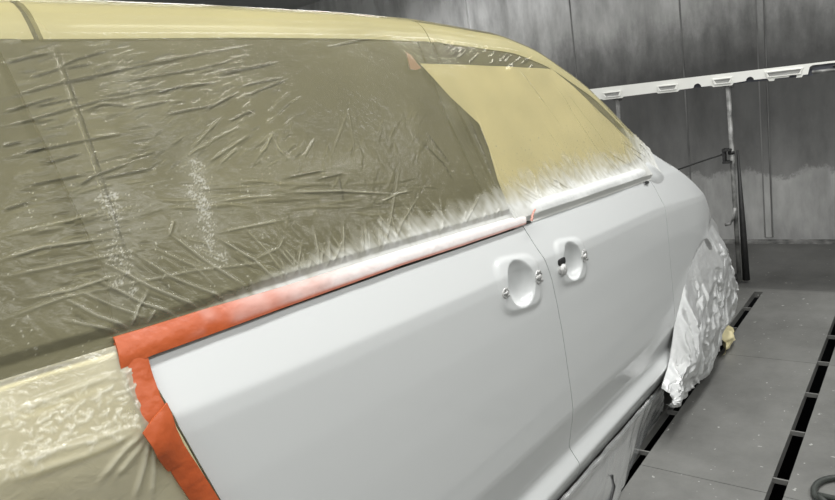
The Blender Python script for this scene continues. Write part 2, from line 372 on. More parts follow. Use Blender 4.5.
# cream upper door frames and roof
fv0 = lambda x: zt(x)-.004
fv1 = lambda x: zt(x)+.085
keep(strip('rear_roof_rail', -.9, .446, fv0, fv1, M_cream, van))
sub(strip('upper_door_frame', .460, 1.462, fv0, fv1, M_cream, sd), sd)['label'] = 'cream upper frame of the sliding door'
sub(strip('upper_door_frame', 1.467, 2.58, fv0, lambda x: zt(x)+.07, M_cream, fd, nx=220), fd)['label'] = 'cream upper frame of the front door along the windscreen pillar'
keep(strip('roof_panel', -.9, 1.72, lambda x: zt(x)+.087, lambda x: zt(x)+.91, M_cream, van, nv=40))
keep(strip('windscreen', 1.725, 2.62, lambda x: zt(x)+.09, lambda x: zt(x)+.91, M_glass, van, nv=40))
keep(strip('bonnet', 2.63, 3.9, lambda x: zt(x)+.056, lambda x: zt(x)+.91, M_white, van, nv=40))
# dark inner shell, both sides, closes the body behind the gaps
def shell():
    xs = np.linspace(-.94, 3.9, 150); V_ = np.linspace(0, 1, 60)
    X, W = np.meshgrid(xs, V_); VV = .16+(zt(X)+.9-.16)*W
    Pt = osurf(X, VV, np.where(VV < zb(X)-.03, -.06, -.016))
    # hollow out above the two wheels
    for c, r in ((AC, AR), (RC, RR)):
        mk = (np.hypot(X-c[0], Pt[..., 2]-c[1]) < r+.03) & (Pt[..., 2] < 1.0)
        Pt[..., 1] = np.where(mk, 1.12, Pt[..., 1])
    far = Pt.copy(); far[..., 1] = 3.5-far[..., 1]
    a = grid_data(Pt); b = grid_data(far)
    ends = []
    for i in (0, -1):
        e = np.stack([Pt[:, i], far[:, i]], 1); ends.append(grid_data(e))
    fl = np.stack([Pt[0], far[0]], 1)
    return [a, b]+ends+[grid_data(fl)]
keep(mesh_np('inner_body', shell(), M_shell, van))
# bumper hidden beyond the wing
def bumper():
    bm = bmesh.new()
    prof = [(.30, .0), (.36, -.03), (.5, -.05), (.62, -.04), (.68, 0)]
    rings = []
    for k in range(25):
        a = -1+2*k/24; y = 1.75+.5*a; x = 4.08-.20*abs(a)**3
        rings.append([bm.verts.new((x-dx-.05, y, z)) for z, dx in prof])
    for p, q in zip(rings[:-1], rings[1:]):
        for i in range(len(prof)-1): bm.faces.new((p[i], q[i], q[i+1], p[i+1]))
    return from_bm('front_bumper', bm, M_shell, van, True)
keep(bumper())
def wheel(cx, cz, par):
    r = .315
    bm = bmesh.new()
    lathe_y(bm, [(.20, 1.08), (.29, 1.085), (r-.01, 1.07), (r, 1.05), (r, .91), (r-.01, .89), (.29, .878), (.22, .884), (.205, .90), (.205, 1.06)], cx, cz)
    w = keep(from_bm('wheel', bm, M_rubber, par, True))
    bm = bmesh.new(); lathe_y(bm, [(.207, .886), (.20, .89), (.195, .91), (.19, .98), (.001, .98)], cx, cz)
    sub(from_bm('rim', bm, M_alloy, w, True), w)
    bm = bmesh.new()
    for k in range(5):
        a = k*2*math.pi/5+.3
        tube(bm, [(cx+.03*math.cos(a), .93, cz+.03*math.sin(a)), (cx+.12*math.cos(a), .90, cz+.12*math.sin(a)), (cx+.2*math.cos(a), .893, cz+.2*math.sin(a))], [.035, .025, .022], 8)
    lathe_y(bm, [(.001, .895), (.03, .897), (.05, .91), (.05, .98)], cx, cz, 24)
    sub(from_bm('wheel_spoke', bm, M_alloy, w, True), w)
wheel(AC[0], .315, van); wheel(RC[0], .315, van)

# hardware left in the handle cups
def hw(cx, cz, r, par, name, mat, offy=-.004, kind=0):
    y = float(Yside(cx, cz))
    bm = bmesh.new()
    if kind == 0:       # bracket: rounded plate, ring and screw
        lathe_y(bm, [(r, y+.004), (r, y+offy), (r*.86, y+offy-.002), (r*.78, y+offy-.001), (r*.70, y+offy+.002), (r*.66, y+offy+.002)], cx, cz, 20)
        lathe_y(bm, [(r*.42, y+.004), (r*.42, y+offy-.004), (r*.34, y+offy-.006), (.0005, y+offy-.006)], cx, cz, 12)
        box(bm, cx-r*.85, cx-r*.3, y+offy-.003, y+.003, cz-r*.2, cz+r*.25); box(bm, cx+r*.2, cx+r*.8, y+offy-.004, y+.003, cz-r*.8, cz-r*.35)
        box(bm, cx-r*.25, cx+r*.2, y+offy-.003, y+.003, cz+r*.45, cz+r*.95)
    else:               # lock barrel: domed cylinder
        lathe_y(bm, [(r, y+.004), (r, y+offy-.006), (r*.9, y+offy-.010), (r*.5, y+offy-.014), (.0005, y+offy-.015)], cx, cz, 20)
    return sub(from_bm(name, bm, mat, par, True), par)
def back_plate(cx, cz, rx, rz, par):
    y = float(Yside(cx, cz)); bm = bmesh.new()
    pr = [(1, .003), (1, -.0065), (.9, -.0075), (.001, -.0075)]
    rings = [[bm.verts.new((cx+rx*s*math.copysign(abs(math.cos(k*math.pi/10))**.6, math.cos(k*math.pi/10)), y+o, cz+rz*s*math.copysign(abs(math.sin(k*math.pi/10))**.6, math.sin(k*math.pi/10)))) for k in range(20)] for s, o in pr]
    for a, b in zip(rings[:-1], rings[1:]):
        for k in range(20): bm.faces.new((a[k], a[(k+1) % 20], b[(k+1) % 20], b[k]))
    return sub(from_bm('lock_opening', bm, M_dark, par, True), par)
p = on_side(537, 277); hw(p[0], p[1], .020, sd, 'handle_bracket', M_chrome, -.0055)
p = on_side(504, 293); hw(p[0], p[1], .014, sd, 'handle_bracket', M_chrome, -.0055)
p = on_side(583, 256); hw(p[0], p[1], .020, fd, 'handle_bracket', M_chrome, -.0055)
p = on_side(560.5, 261.5); back_plate(p[0], p[1], .020, .011, fd)
p = on_side(560.5, 269.5); hw(p[0], p[1], .017, fd, 'lock_barrel', M_chrome, -.004, 1)

# mirror base at the front corner of the window
def mirror_base():
    cx, cz = on_side(650, 171); k = np.linspace(0, 1, 14); a = np.linspace(0, 2*np.pi, 33)
    A, Kk = np.meshgrid(a, k); X = cx+.10*Kk*np.cos(A)*(1+.2*np.cos(2*A)); Z = cz+.05*Kk*np.sin(A)-.30*(X-cx)
    return mesh_np('mirror_base', [grid_data(osurf(X, Z, .016*(1-Kk**2)**1.2+.001+.003*np.sin(X*60+Z*90)*(1-Kk)))], M_white, fd)
mb = sub(mirror_base(), fd)
def hole(name, px, py, rx, rz, par, off):
    cx, cz = on_side(px, py); A, Kk = np.meshgrid(np.linspace(0, 2*np.pi, 25), np.linspace(0, 1, 5))
    o = mesh_np(name, [grid_data(osurf(cx+rx*Kk*np.cos(A), cz+rz*Kk*np.sin(A)-.1*rx*Kk*np.cos(A), off+.001*(1-Kk)))], M_dark, par); return sub(o, par)
hole('mirror_screw_hole', 645.5, 183, .024, .006, fd, .006)

# ------------------------------------------------------------------ masking film
def seg_field(X, Z, polys, w, ax=1.0):
    """max over polylines of a soft ridge of half-width w (metres)"""
    out = np.zeros_like(X)
    for pl, hgt in polys:
        lo_ = pl.min(0)-4*w; hi = pl.max(0)+4*w
        sel = (X > lo_[0]) & (X < hi[0]) & (Z > lo_[1]) & (Z < hi[1])
        if not sel.any(): continue
        xx, zz = X[sel], Z[sel]; best = np.zeros_like(xx); nseg = len(pl)-1
        for i in range(nseg):
            a, b = pl[i], pl[i+1]; ab = b-a; L2 = (ab**2).sum()+1e-12
            t = np.clip(((xx-a[0])*ab[0]+(zz-a[1])*ab[1])/L2, 0, 1)
            dd = np.hypot(xx-a[0]-t*ab[0], zz-a[1]-t*ab[1])
            s = (i+t)/nseg; taper = np.clip(np.minimum(s, 1-s)*5, .25, 1)
            best = np.maximum(best, np.exp(-(dd/w)**2)*taper)
        tmp = out[sel]; out[sel] = np.where(np.abs(best*hgt) > np.abs(tmp), best*hgt, tmp)
    return out
def vnoise(X, Z, s, seed=0):
    """smooth value noise, vectorised"""
    rs = np.random.RandomState(seed); T = rs.rand(256, 256)
    x = X*s; z = Z*s; xi = np.floor(x).astype(int); zi = np.floor(z).astype(int); fx = x-xi; fz = z-zi
    fx = fx*fx*(3-2*fx); fz = fz*fz*(3-2*fz); g = lambda a, b: T[a % 256, b % 256]
    return (g(xi, zi)*(1-fx)+g(xi+1, zi)*fx)*(1-fz)+(g(xi, zi+1)*(1-fx)+g(xi+1, zi+1)*fx)*fz
def pl(*pts): return side_line(pts)
dark_folds = [pl((29, 0), (37, 17), (46, 38)), pl((50, 40), (92, 160), (130, 275)), pl((0, 103), (30, 95), (62, 86), (100, 78), (140, 69), (190, 59), (250, 48)), pl((0, 131), (30, 124), (70, 112), (100, 104), (128, 100)),
    pl((75, 118), (100, 108), (130, 110)), pl((0, 163), (40, 153), (80, 145), (130, 135)), pl((0, 69), (25, 62), (48, 57)), pl((55, 73), (75, 63), (110, 53)),
    pl((145, 99), (175, 91), (218, 85)), pl((0, 117), (30, 108), (60, 100)), pl((28, 82), (60, 72)), pl((0, 214), (28, 205)), pl((40, 168), (80, 157)), pl((0, 150), (20, 145)),
    pl((75, 190), (90, 180), (130, 165)), pl((95, 90), (150, 80), (200, 72), (240, 60)), pl((225, 125), (250, 113)), pl((200, 115), (235, 96)), pl((240, 100), (285, 82)),
    pl((462, 112), (478, 148), (497, 200)), pl((472, 112), (486, 150), (500, 190)), pl((410, 135), (440, 165), (452, 185)), pl((422, 132), (447, 166)), pl((335, 178), (341, 205))]
light_folds = [pl((0, 240), (55, 226), (110, 212)), pl((0, 262), (40, 250), (110, 240)), pl((0, 280), (70, 265), (140, 252)), pl((20, 302), (70, 292), (120, 275)), pl((0, 322), (60, 300), (190, 273), (285, 262)),
    pl((62, 322), (90, 328), (122, 334)), pl((60, 300), (95, 318), (135, 332)), pl((68, 290), (110, 308), (150, 322)), pl((90, 280), (140, 305), (180, 318)), pl((95, 262), (150, 290), (205, 312)), pl((130, 255), (170, 280), (235, 305)),
    pl((150, 250), (190, 268), (215, 292)), pl((165, 235), (200, 262), (245, 290)), pl((210, 238), (250, 262), (275, 285)), pl((235, 225), (262, 252), (280, 275)), pl((250, 262), (275, 250), (280, 240)),
    pl((128, 330), (135, 310), (146, 292)), pl((145, 325), (152, 312)), pl((30, 235), (60, 230)), pl((210, 205), (245, 200), (280, 198)), pl((215, 235), (280, 222)), pl((165, 240), (170, 222)), pl((180, 160), (215, 140), (240, 128)),
    pl((250, 165), (262, 150), (268, 138), (275, 152), (288, 165)), pl((185, 155), (220, 118)), pl((205, 165), (245, 138)), pl((215, 168), (235, 150)), pl((300, 160), (312, 140)), pl((325, 165), (345, 112), (352, 160)),
    pl((282, 195), (335, 193), (400, 196)), pl((375, 205), (395, 195), (407, 193)), pl((380, 255), (388, 215), (397, 168)), pl((390, 248), (398, 225), (415, 198))]
for i in range(75):          # pulled creases fanning up from the taped edge
    bx = rng.uniform(285, 518); by = 296-(bx-280)*.315-2
    L = rng.uniform(14, 55)*(.6 if bx > 460 else 1); ang = math.radians(rng.uniform(95, 140) if rng.rand() < .75 else rng.uniform(62, 95))
    mx_, my_ = bx+math.cos(ang)*L*.5, by-math.sin(ang)*L*.5
    light_folds.append(pl((bx, by), (mx_+rng.uniform(-2, 2), my_), (bx+math.cos(ang)*L, by-math.sin(ang)*L)))
for i in range(45):          # creases below the yellow paper and up the pillar
    bx = rng.uniform(525, 652); by = 215-(bx-525)*.40-8
    L = rng.uniform(12, 38); ang = math.radians(rng.uniform(95, 150))
    light_folds.append(pl((bx, by), (bx+math.cos(ang)*L*.5+rng.uniform(-1, 1), by-math.sin(ang)*L*.5), (bx+math.cos(ang)*L, by-math.sin(ang)*L)))
light_folds += [pl((43, 37), (83, 150), (122, 272)), pl((548, 80), (580, 130), (606, 168)), pl((560, 90), (590, 128), (612, 160)), pl((530, 90), (560, 130)), pl((515, 70), (545, 110)), pl((600, 112), (630, 152)), pl((590, 105), (625, 140)), pl((540, 125), (575, 175)), pl((552, 150), (580, 182)), pl((575, 90), (598, 118))]
for i in range(26):          # small ripples along the top edge of the front window
    bx = rng.uniform(440, 530); by = 40+(bx-440)*.2+rng.uniform(0, 14); L = rng.uniform(8, 18)
    dark_folds.append(pl((bx, by+L*.6), (bx+L*.6, by)))
for i in range(16):          # fine horizontal tension lines
    bx = rng.uniform(0, 380); by = rng.uniform(50, 200); L = rng.uniform(25, 70)
    dark_folds.append(pl((bx, by), (bx+L*.5, by-L*.1), (bx+L, by-L*.2)))
FF = []
def fine(n_, x0, x1, y0, y1, a0, a1, l0, l1):
    for _ in range(n_):
        bx, by = rng.uniform(x0, x1), rng.uniform(y0, y1)
        if by > 338-(bx-112)*.31-3: continue
        L = rng.uniform(l0, l1); a = math.radians(rng.uniform(a0, a1)); k = rng.uniform(-.12, .12)
        FF.append((pl((bx, by), (bx+.5*L*math.cos(a+k), by-.5*L*math.sin(a+k)), (bx+L*math.cos(a), by-L*math.sin(a))), rng.choice([-.8, -.5, .5, .8])))
fine(110, 0, 140, 45, 300, 6, 18, 10, 40)
fine(110, 120, 290, 95, 178, 25, 50, 5, 20)
fine(90, 265, 420, 120, 235, 55, 125, 7, 26)
fine(90, 50, 290, 235, 325, -38, -15, 12, 46)
fine(70, 90, 240, 60, 110, 5, 25, 8, 30)
fine(60, 280, 430, 240, 290, 90, 150, 8, 30)
fine(40, 150, 420, 180, 215, -4, 10, 20, 60)
FD = [(q, 1.0) for q in dark_folds]; FL = [(q, rng.uniform(.5, 1.0)) for q in light_folds]
trail = [(pl((98, 170), (108, 205), (116, 240), (124, 290), (128, 320)), .9), (pl((185, 140), (190, 170), (198, 205), (208, 250), (225, 290)), 1.0), (pl((115, 60), (125, 90), (150, 130), (185, 165)), .55)]

def film_fields(X, V_):
    Zs = np.minimum(V_, zt(X)); hb = V_-zb(X)
    fd_ = seg_field(X, V_, FD, .0016); fl_ = seg_field(X, V_, FL, .0019)
    ff = seg_field(X, V_, FF, .0015); n1 = vnoise(X, V_*1.5, 9, 1); n2 = vnoise(X, V_, 60, 2); n3 = vnoise(X, V_, 210, 3); n4 = vnoise(X+V_*.4, V_*.25, 110, 4)
    off = .009+.004*n1+.0016*n4*np.clip(1-hb/.25, .0, 1)+.0020*fd_+np.where(X > 1.5, .0046, .0032)*fl_+.0013*ff+.0006*n2
    wband = np.interp(X, [.3, .5, .75, 1.0, 1.4, 1.6, 2.0, 2.4, 2.55, 2.65], [.0, .012, .05, .075, .085, .12, .14, .12, .2, .32])
    t = 1-(hb-.02)/np.maximum(wband, 1e-3)
    spray_glint = .84*np.clip(t*1.2+(n4-.5)*np.where(X > 1.5, .30, .42)*(1-np.clip(t, 0, 1)*.5)+(n2-.5)*.3, 0, 1)*np.clip((wband-.004)/.03, 0, 1)
    spray_glint *= np.where(V_ > zt(X)+.01, .5, 1)
    tr = seg_field(X, V_, trail, .03); spk = np.clip((tr*.6+rng.rand(*X.shape)*.42+n3*.3+n2*.35-1.12)*3, 0, .34)*(tr > .05)+.12*tr
    lf = np.clip((vnoise(X, V_, 420, 9)-.90)*8, 0, 1)*(hb < .25)*.6
    spray_glint = np.maximum(np.maximum(spray_glint, spk), lf)
    spray_glint = np.maximum(spray_glint, .30*fl_*np.clip(1.2-hb/.32, .3, 1)*np.where(X > 1.5, .5, 1))  # crests of light folds whitened as painted highlights, not overspray
    # masked belt moulding swelling under the film of the front door
    mold = np.exp(-((hb-.030)/.024)**2)*np.clip((X-1.47)/.16, 0, 1)*np.clip((2.58-X)/.16, 0, 1)
    off = off+.0095*mold*(.8+.5*vnoise(X, V_*0, 7, 15)); spray_glint = np.maximum(spray_glint, np.clip(mold*1.5, 0, 1))
    off = np.where((hb < .012) & (X > 1.47), .0025+(off-.0025)*np.clip((hb-.001)/.011, 0, 1), off)
    off = np.where((hb < .045) & (X <= 1.47), .0045+(off-.0045)*np.clip((hb-.033)/.012, 0, 1), off)
    off = np.where(V_ > zt(X), .0025+(off-.0025)*np.clip(1-(V_-zt(X))/.03, 0, 1), off)
    fold = .10*(n1-.5)-.24*fd_+.10*fl_+.14*ff  # shade of the dark folds put in by thinning the haze
    return off, spray_glint, fold
parts = []; SP = []; FO = []
def add_film(xs, v0, v1, nv):
    X, W = np.meshgrid(xs, np.linspace(0, 1, nv)); V_ = v0(X)+(v1(X)-v0(X))*W
    off, sp, fo = film_fields(X, V_); parts.append(grid_data(osurf(X, V_, off))); SP.append(sp.ravel()); FO.append(fo.ravel())
add_film(np.concatenate([np.arange(-.93, .12, .03), np.arange(.12, 1.0, .0023), np.arange(1.0, 2.4, .0034), np.arange(2.4, 2.66, .003)]), lambda x: zb(x)+np.where(x < .40, .016, np.where(x < 1.47, .016, -.004)), lambda x: zt(x)+.16, 330)
film = mesh_np('masking_film', parts, M_film, attrs={'spray_glint': np.concatenate(SP), 'fold': np.concatenate(FO)})
tag(film, 'wrinkled clear masking film stretched over the windows and roof edge', 'plastic sheet')

# clear film down over the cream rear quarter
worms = []
for i in range(150):
    bx = rng.uniform(0, 140); by = 408-(bx)*.33+rng.uniform(6, 70); a = rng.uniform(0, 6.28); q = [(bx, by)]
    for k in range(3):
        a += rng.uniform(-.8, .8); bx += math.cos(a)*rng.uniform(2, 6); by += math.sin(a)*rng.uniform(1.5, 4); q.append((bx, by))
    worms.append((pl(*q), rng.uniform(.4, 1)))
pulls = [(pl((140, 432), (120, 450), (95, 480)), 1), (pl((146, 438), (140, 465), (130, 500)), 1), (pl((150, 445), (150, 470), (148, 495)), .9), (pl((138, 430), (80, 455), (0, 482)), .7), (pl((142, 440), (112, 475)), .8), (pl((135, 428), (60, 450), (0, 470)), .7), (pl((0, 418), (60, 396), (112, 376)), .8)]
def qfilm():
    U, W = np.meshgrid(np.concatenate([np.linspace(0, .75, 24)[:-1], np.linspace(.75, 1, 150)]), np.concatenate([np.linspace(0, .6, 40)[:-1], np.linspace(.6, 1, 140)])); Z = .5+W*.6
    for _ in range(10):
        Xr = xs_back(Z)-.012; X = -.93+(Xr+.93)*U; Z = .45+(zb(X)+.018-.45)*W
    wm = seg_field(X, Z, worms, .0016); pu = seg_field(X, Z, pulls, .004)
    n1 = vnoise(X, Z, 14, 5)
    off = .009+.002*n1+.0016*wm+.003*pu
    sp = np.clip(.55*wm+.25*pu, 0, 1)*.7  # white on crinkles and pulls is painted highlight, no overspray here
    fo = -.06+.2*(n1-.5)+.0*wm
    return mesh_np('masking_film', [grid_data(osurf(X, Z, off))], M_film2, attrs={'spray_glint': sp, 'fold': fo})
tag(qfilm(), 'crinkled clear film over the cream rear quarter panel, below the window', 'plastic sheet')

# ------------------------------------------------------------------ yellow paper on the front window
def paper():
    top = side_line([(418, 65), (460, 66), (510, 68), (550, 70), (572, 88), (597, 112)]); 
    left = side_line([(418, 65), (432, 80), (448, 98), (462, 111), (477, 125), (486, 148), (495, 180), (505, 206)])
    bot = side_line([(505, 206), (540, 198), (580, 186), (610, 172), (640, 158)]); right = side_line([(597, 112), (614, 128), (630, 143), (640, 158)])
    def rs(l, n):
        s = np.concatenate([[0], np.cumsum(np.hypot(*np.diff(l, axis=0).T))]); t = np.linspace(0, s[-1], n); return np.stack([np.interp(t, s, l[:, 0]), np.interp(t, s, l[:, 1])], -1)
    nu, nv = 120, 80; T, B_, L_, R_ = rs(top, nu), rs(bot, nu), rs(left, nv), rs(right, nv)
    u = np.linspace(0, 1, nu)[None, :, None]; v = np.linspace(0, 1, nv)[:, None, None]
    G = (1-v)*T[None]+v*B_[None]+(1-u)*L_[:, None]+u*R_[:, None]-((1-u)*(1-v)*T[0]+u*(1-v)*T[-1]+(1-u)*v*B_[0]+u*v*B_[-1])
    X, Z = G[..., 0], G[..., 1]
    return mesh_np('masking_paper', [grid_data(osurf(X, np.minimum(Z, zt(X)-.001), .0065+.0022*vnoise(X, Z, 10, 6)))], M_paper)
tag(paper(), 'yellow masking paper sheet taped inside the film over the front door window', 'paper')

# ------------------------------------------------------------------ orange tape
def rs(l, n):
    l = np.asarray(l); s = np.concatenate([[0], np.cumsum(np.hypot(*np.diff(l, axis=0).T))]); t = np.linspace(0, s[-1], n); return np.stack([np.interp(t, s, l[:, 0]), np.interp(t, s, l[:, 1])], -1)
def tape(a_px, b_px, off, label, n=160, m=14, spray_glint=None, bow=.003, lift=None):
    A, B_ = rs(side_line(a_px), n), rs(side_line(b_px), n); w = np.linspace(0, 1, m)[:, None, None]
    G = A[None]*(1-w)+B_[None]*w; X, Z = G[..., 0], G[..., 1]; W = np.broadcast_to(w[..., 0], X.shape)
    o = off+bow*np.sin(np.pi*W)+.0016*vnoise(X, Z, 30, 8)+.0007*vnoise(X+Z, Z-X, 90, 11)
    if lift is not None: o = o+lift(X, Z, W)
    sp = spray_glint(X, Z, W) if spray_glint else np.zeros_like(X)
    Pt = osurf(X, Z, o)
    t = mesh_np('masking_tape', [grid_data(Pt), flange(Pt, .003)], M_tape, attrs={'spray_glint': np.concatenate([sp.ravel()]+[np.concatenate([sp[0], sp[1:, -1], sp[-1, -2::-1], sp[-2:0:-1, 0]])]*2)})
    return tag(t, label, 'tape', 'orange masking tape pieces on the car')
bsp = lambda X, Z, W: np.clip((X-.50)/.42+.25*(vnoise(X, Z, 40, 12)-.5), 0, .97)*(1-.8*np.clip((W-.80)/.12, 0, 1)*(1-.3*np.clip((X-.9)/.5, 0, 1)))
tape([(111, 339), (136, 331.5), (205, 310), (280, 288.5), (400, 251), (460, 233), (521, 216)], [(118, 371), (150, 357), (215, 333.5), (280, 309.5), (400, 266.5), (460, 247), (523, 225.5)], .0095,
     'orange masking tape strip along the window edge of the sliding door, whitened by overspray', n=420, spray_glint=bsp, bow=.004)
tape([(112, 345), (121, 366), (128, 390), (140, 420), (146, 436)], [(145, 358), (149, 372), (158, 398), (170, 423), (172, 432)], .008, 'short orange masking tape strip running down from the corner of the sliding door', n=80)
tape([(136, 433), (150, 455), (163, 469.5), (165, 468), (176, 485), (188, 502), (200, 520), (220, 560), (235, 620)], [(163, 405), (171, 426), (178, 441), (183, 449), (200, 475), (216.5, 501), (232, 522), (246, 560), (255, 620)], .013, 'torn orange tape strip with loose flap on the lower rear edge of the sliding door', n=130,
     lift=lambda X, Z, W: .012*np.exp(-((Z-1.02)/.03)**2)*(1-W))
tape([(405, 53), (411, 57), (417, 66)], [(409, 70), (415, 71), (420, 69)], .004, 'small orange tape tab at the top corner of the yellow window paper', n=16, m=8, bow=.001, spray_glint=lambda X, Z, W: .25+0*X)
tape([(522, 225), (524, 219), (526.5, 213)], [(523.6, 225.5), (525.3, 219), (527.6, 213.5)], .030, 'small brown tape end standing up between the two doors at the belt', n=12, m=5, bow=.001, spray_glint=lambda X, Z, W: .3+0*X)

# ------------------------------------------------------------------ plastic over the front wheel
def bag():
    A = np.array([(2.46, .20), (2.55, .25), (2.62, .33), (2.69, .44), (2.78, .54), (2.90, .612), (3.02, .652), (3.12, .665), (3.22, .665), (3.33, .72), (3.42, .66), (3.50, .5)])
    C = np.array([(2.42, .13), (2.45, .115), (2.52, .09), (2.62, .075), (2.72, .06), (2.85, .045), (2.97, .04), (3.1, .075), (3.25, .10), (3.38, .13), (3.47, .16), (3.52, .22)])
    nu, nv = 200, 120; A_, C_ = rs(A, nu), rs(C, nu); w = np.linspace(0, 1, nv)[:, None]
    u = np.linspace(0, 1, nu)[None]
    X = A_[None, :, 0]*(1-w)+C_[None, :, 0]*w; Z = A_[None, :, 1]*(1-w)+C_[None, :, 1]*w
    X = X+.03*np.sin(np.pi*w)*(u-.5)*2
    Ya = Yside(A_[:, 0], A_[:, 1])[None]-.006
    Y0 = Ya+(.86-Ya)*w
    fold = np.abs(vnoise(u*20+w*2.2, w*3+u, 1.0, 21)-.5)*2; f2 = np.abs(vnoise(u*16-w*6, w*8+u*3, 1, 22)-.5)*2; f3 = np.abs(vnoise(u*40+w*10, w*22, 1, 23)-.5)*2
    amp = np.clip(w*4, 0, 1)
    Y = Y0-.045*np.sin(np.pi*np.clip(w, 0, 1))**.7-amp*(.030*(1-fold)+.018*(1-f2)+.006*(1-f3))+.02
    Y = np.minimum(Y, .872-.0*w)
    Z = Z+.02*amp*(f2-.5); X = X+.02*amp*(fold-.5)
    hl = np.hypot((X-3.16)/.06, (Z-.625)/.035)
    sp = np.clip(.75+.9*(vnoise(u*9, w*9, 1, 24)-.35), .05, .95)*np.clip(hl-.6, 0, 1)
    Pt = np.stack([X, Y, Z], -1)
    fo = np.where(hl < .8, -.8, 0.)
    return mesh_np('wheel_cover_film', [grid_data(Pt)], M_bag, attrs={'spray_glint': sp, 'fold': fo})
tag(bag(), 'crumpled white oversprayed plastic bagged over the front wheel', 'plastic sheet')
def wheel_paper():
    u, w = np.meshgrid(np.linspace(0, 1, 30), np.linspace(0, 1, 24))
    X = 3.26+.24*u; Z = .012+.15*w*(1-.3*u); Y = .85+.03*np.sin(u*9)*w-.035*np.sin(np.pi*w)-.02*vnoise(u*6, w*6, 1, 31)+.05*w
    return mesh_np('masking_paper', [grid_data(np.stack([X, Y, Z], -1))], M_paper)
tag(wheel_paper(), 'crumpled yellow paper scrap at the floor below the bagged front wheel', 'paper')

# plastic hanging from the door bottoms to the floor
def curtain():
    xs = np.linspace(.45, 2.58, 300); U, W = np.meshgrid(xs, np.linspace(0, 1, 40))
    zt_ = zbot(U)+.006; Z = zt_*(1-W)+.004*W
    y0 = Yside(U, zbot(U))-.006
    yb_ = .868+.06*np.clip((U-1.9)/.55, 0, 1)+.004*np.sin(U*9)
    Y = y0+(yb_-y0)*W-.008*np.sin(np.pi*W)*np.clip(vnoise(U*6, W*2, 1, 41)+.3, 0, 1)-.010*np.abs(vnoise(U*16+W*5, W*3, 1, 42)-.5)
    sp = np.clip(.55+.6*(vnoise(U*5+W*3, W*5, 1, 43)-.4), 0, .9); Y = Y-.014*np.exp(-((W-.05)/.045)**2)
    v, f = grid_data(np.stack([U, Y, Z], -1))
    return mesh_np('sill_film', [(v, f)], M_curt, attrs={'spray_glint': sp, 'fold': np.zeros_like(sp)})
tag(curtain(), 'grey translucent plastic sheet hanging from the door bottoms to the floor', 'plastic sheet')
bm = bmesh.new(); tube(bm, [(1.905, .872, .10), (1.90, .866, .06), (1.86, .864, .035), (1.80, .864, .02), (1.70, .866, .008)], .0045, 8)  # added black tube where the sill plastic has a dark slit
tag(from_bm('slit_tube', bm, M_black, None, True), 'thin black tube in place of the dark slit in the sill plastic', 'gap')

# ------------------------------------------------------------------ room
XW = 5.75; YL, YR = 7.2, -2.3; XB = -3.2; ZH = 2.95
bm = bmesh.new()
SL = [.895+.48*k for k in range(-6, 12)]; SWD = .05
ys = [YR]
for s in SL: ys += [s-SWD/2, s+SWD/2]
ys += [YL]
jx = [XB, -1.2, -.1, 1.0, 2.16, 3.325, 4.41]
for i in range(0, len(ys), 2):
    for a, b in zip(jx[:-1], jx[1:]): box(bm, a+.0015, b-.0015, ys[i], ys[i+1], -.04, 0)
box(bm, 4.41, 4.492, YR, YL, -.04, 0); box(bm, 4.496, XW, YR, YL, -.04, 0)
for s in SL:
    for k in range(-14, 6):
        x = 2.265+.3645*k
        if XB < x < 4.38: box(bm, x-.004, x+.004, s-SWD/2, s+SWD/2, -.02, -.002)
fl = struct(from_bm('floor', bm, M_floor))
bm = bmesh.new(); box(bm, XB, XW, YR, YL, -.42, -.40); struct(from_bm('pit_floor', bm, M_dark))  # dark pit bottom below the floor slots
bm = bmesh.new(); box(bm, XW, XW+.08, YR-.08, YL+.08, 0, ZH)
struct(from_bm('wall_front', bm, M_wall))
M_seam = pbr('wall_seam', (.15, .15, .147), .6, var=.5, vscale=6, stretch=(1, 1, .5))
bm = bmesh.new()
for y in (-1.1, -.06, 1.66, 2.61, 4.65):
    box(bm, XW-.004, XW, y-.006, y+.006, .06, ZH)
struct(from_bm('trim_2', bm, M_seam))
bm = bmesh.new()
for y in (1.045, 1.10): box(bm, XW-.005, XW, y-.005, y+.005, .05, ZH)
struct(from_bm('trim_3', bm, M_seam))
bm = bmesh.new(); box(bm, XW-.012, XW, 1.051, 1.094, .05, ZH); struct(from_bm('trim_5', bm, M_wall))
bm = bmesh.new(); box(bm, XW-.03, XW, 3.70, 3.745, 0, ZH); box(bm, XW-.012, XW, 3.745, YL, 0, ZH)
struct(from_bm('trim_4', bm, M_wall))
bm = bmesh.new(); box(bm, XW-.03, XW, YR, YL, 0, .018); box(bm, XW-.012, XW, YR, YL, .018, .032)
M_base = pbr('scuffed_baseboard', (.17, .17, .165), .5, var=.6, vscale=14)
struct(from_bm('baseboard_front', bm, M_base))
bm = bmesh.new(); box(bm, XB, XW, YL, YL+.08, 0, ZH); struct(from_bm('wall_left', bm, M_side))
bm = bmesh.new(); box(bm, XB, XW, YR-.08, YR, 0, ZH); struct(from_bm('wall_right', bm, M_side))
bm = bmesh.new(); box(bm, XB-.08, XB, YR-.08, YL+.08, 0, ZH); struct(from_bm('wall_back', bm, M_side))
bm = bmesh.new(); box(bm, XB-.08, XW+.08, YR-.08, YL+.08, ZH, ZH+.08); struct(from_bm('ceiling', bm, M_ceil))

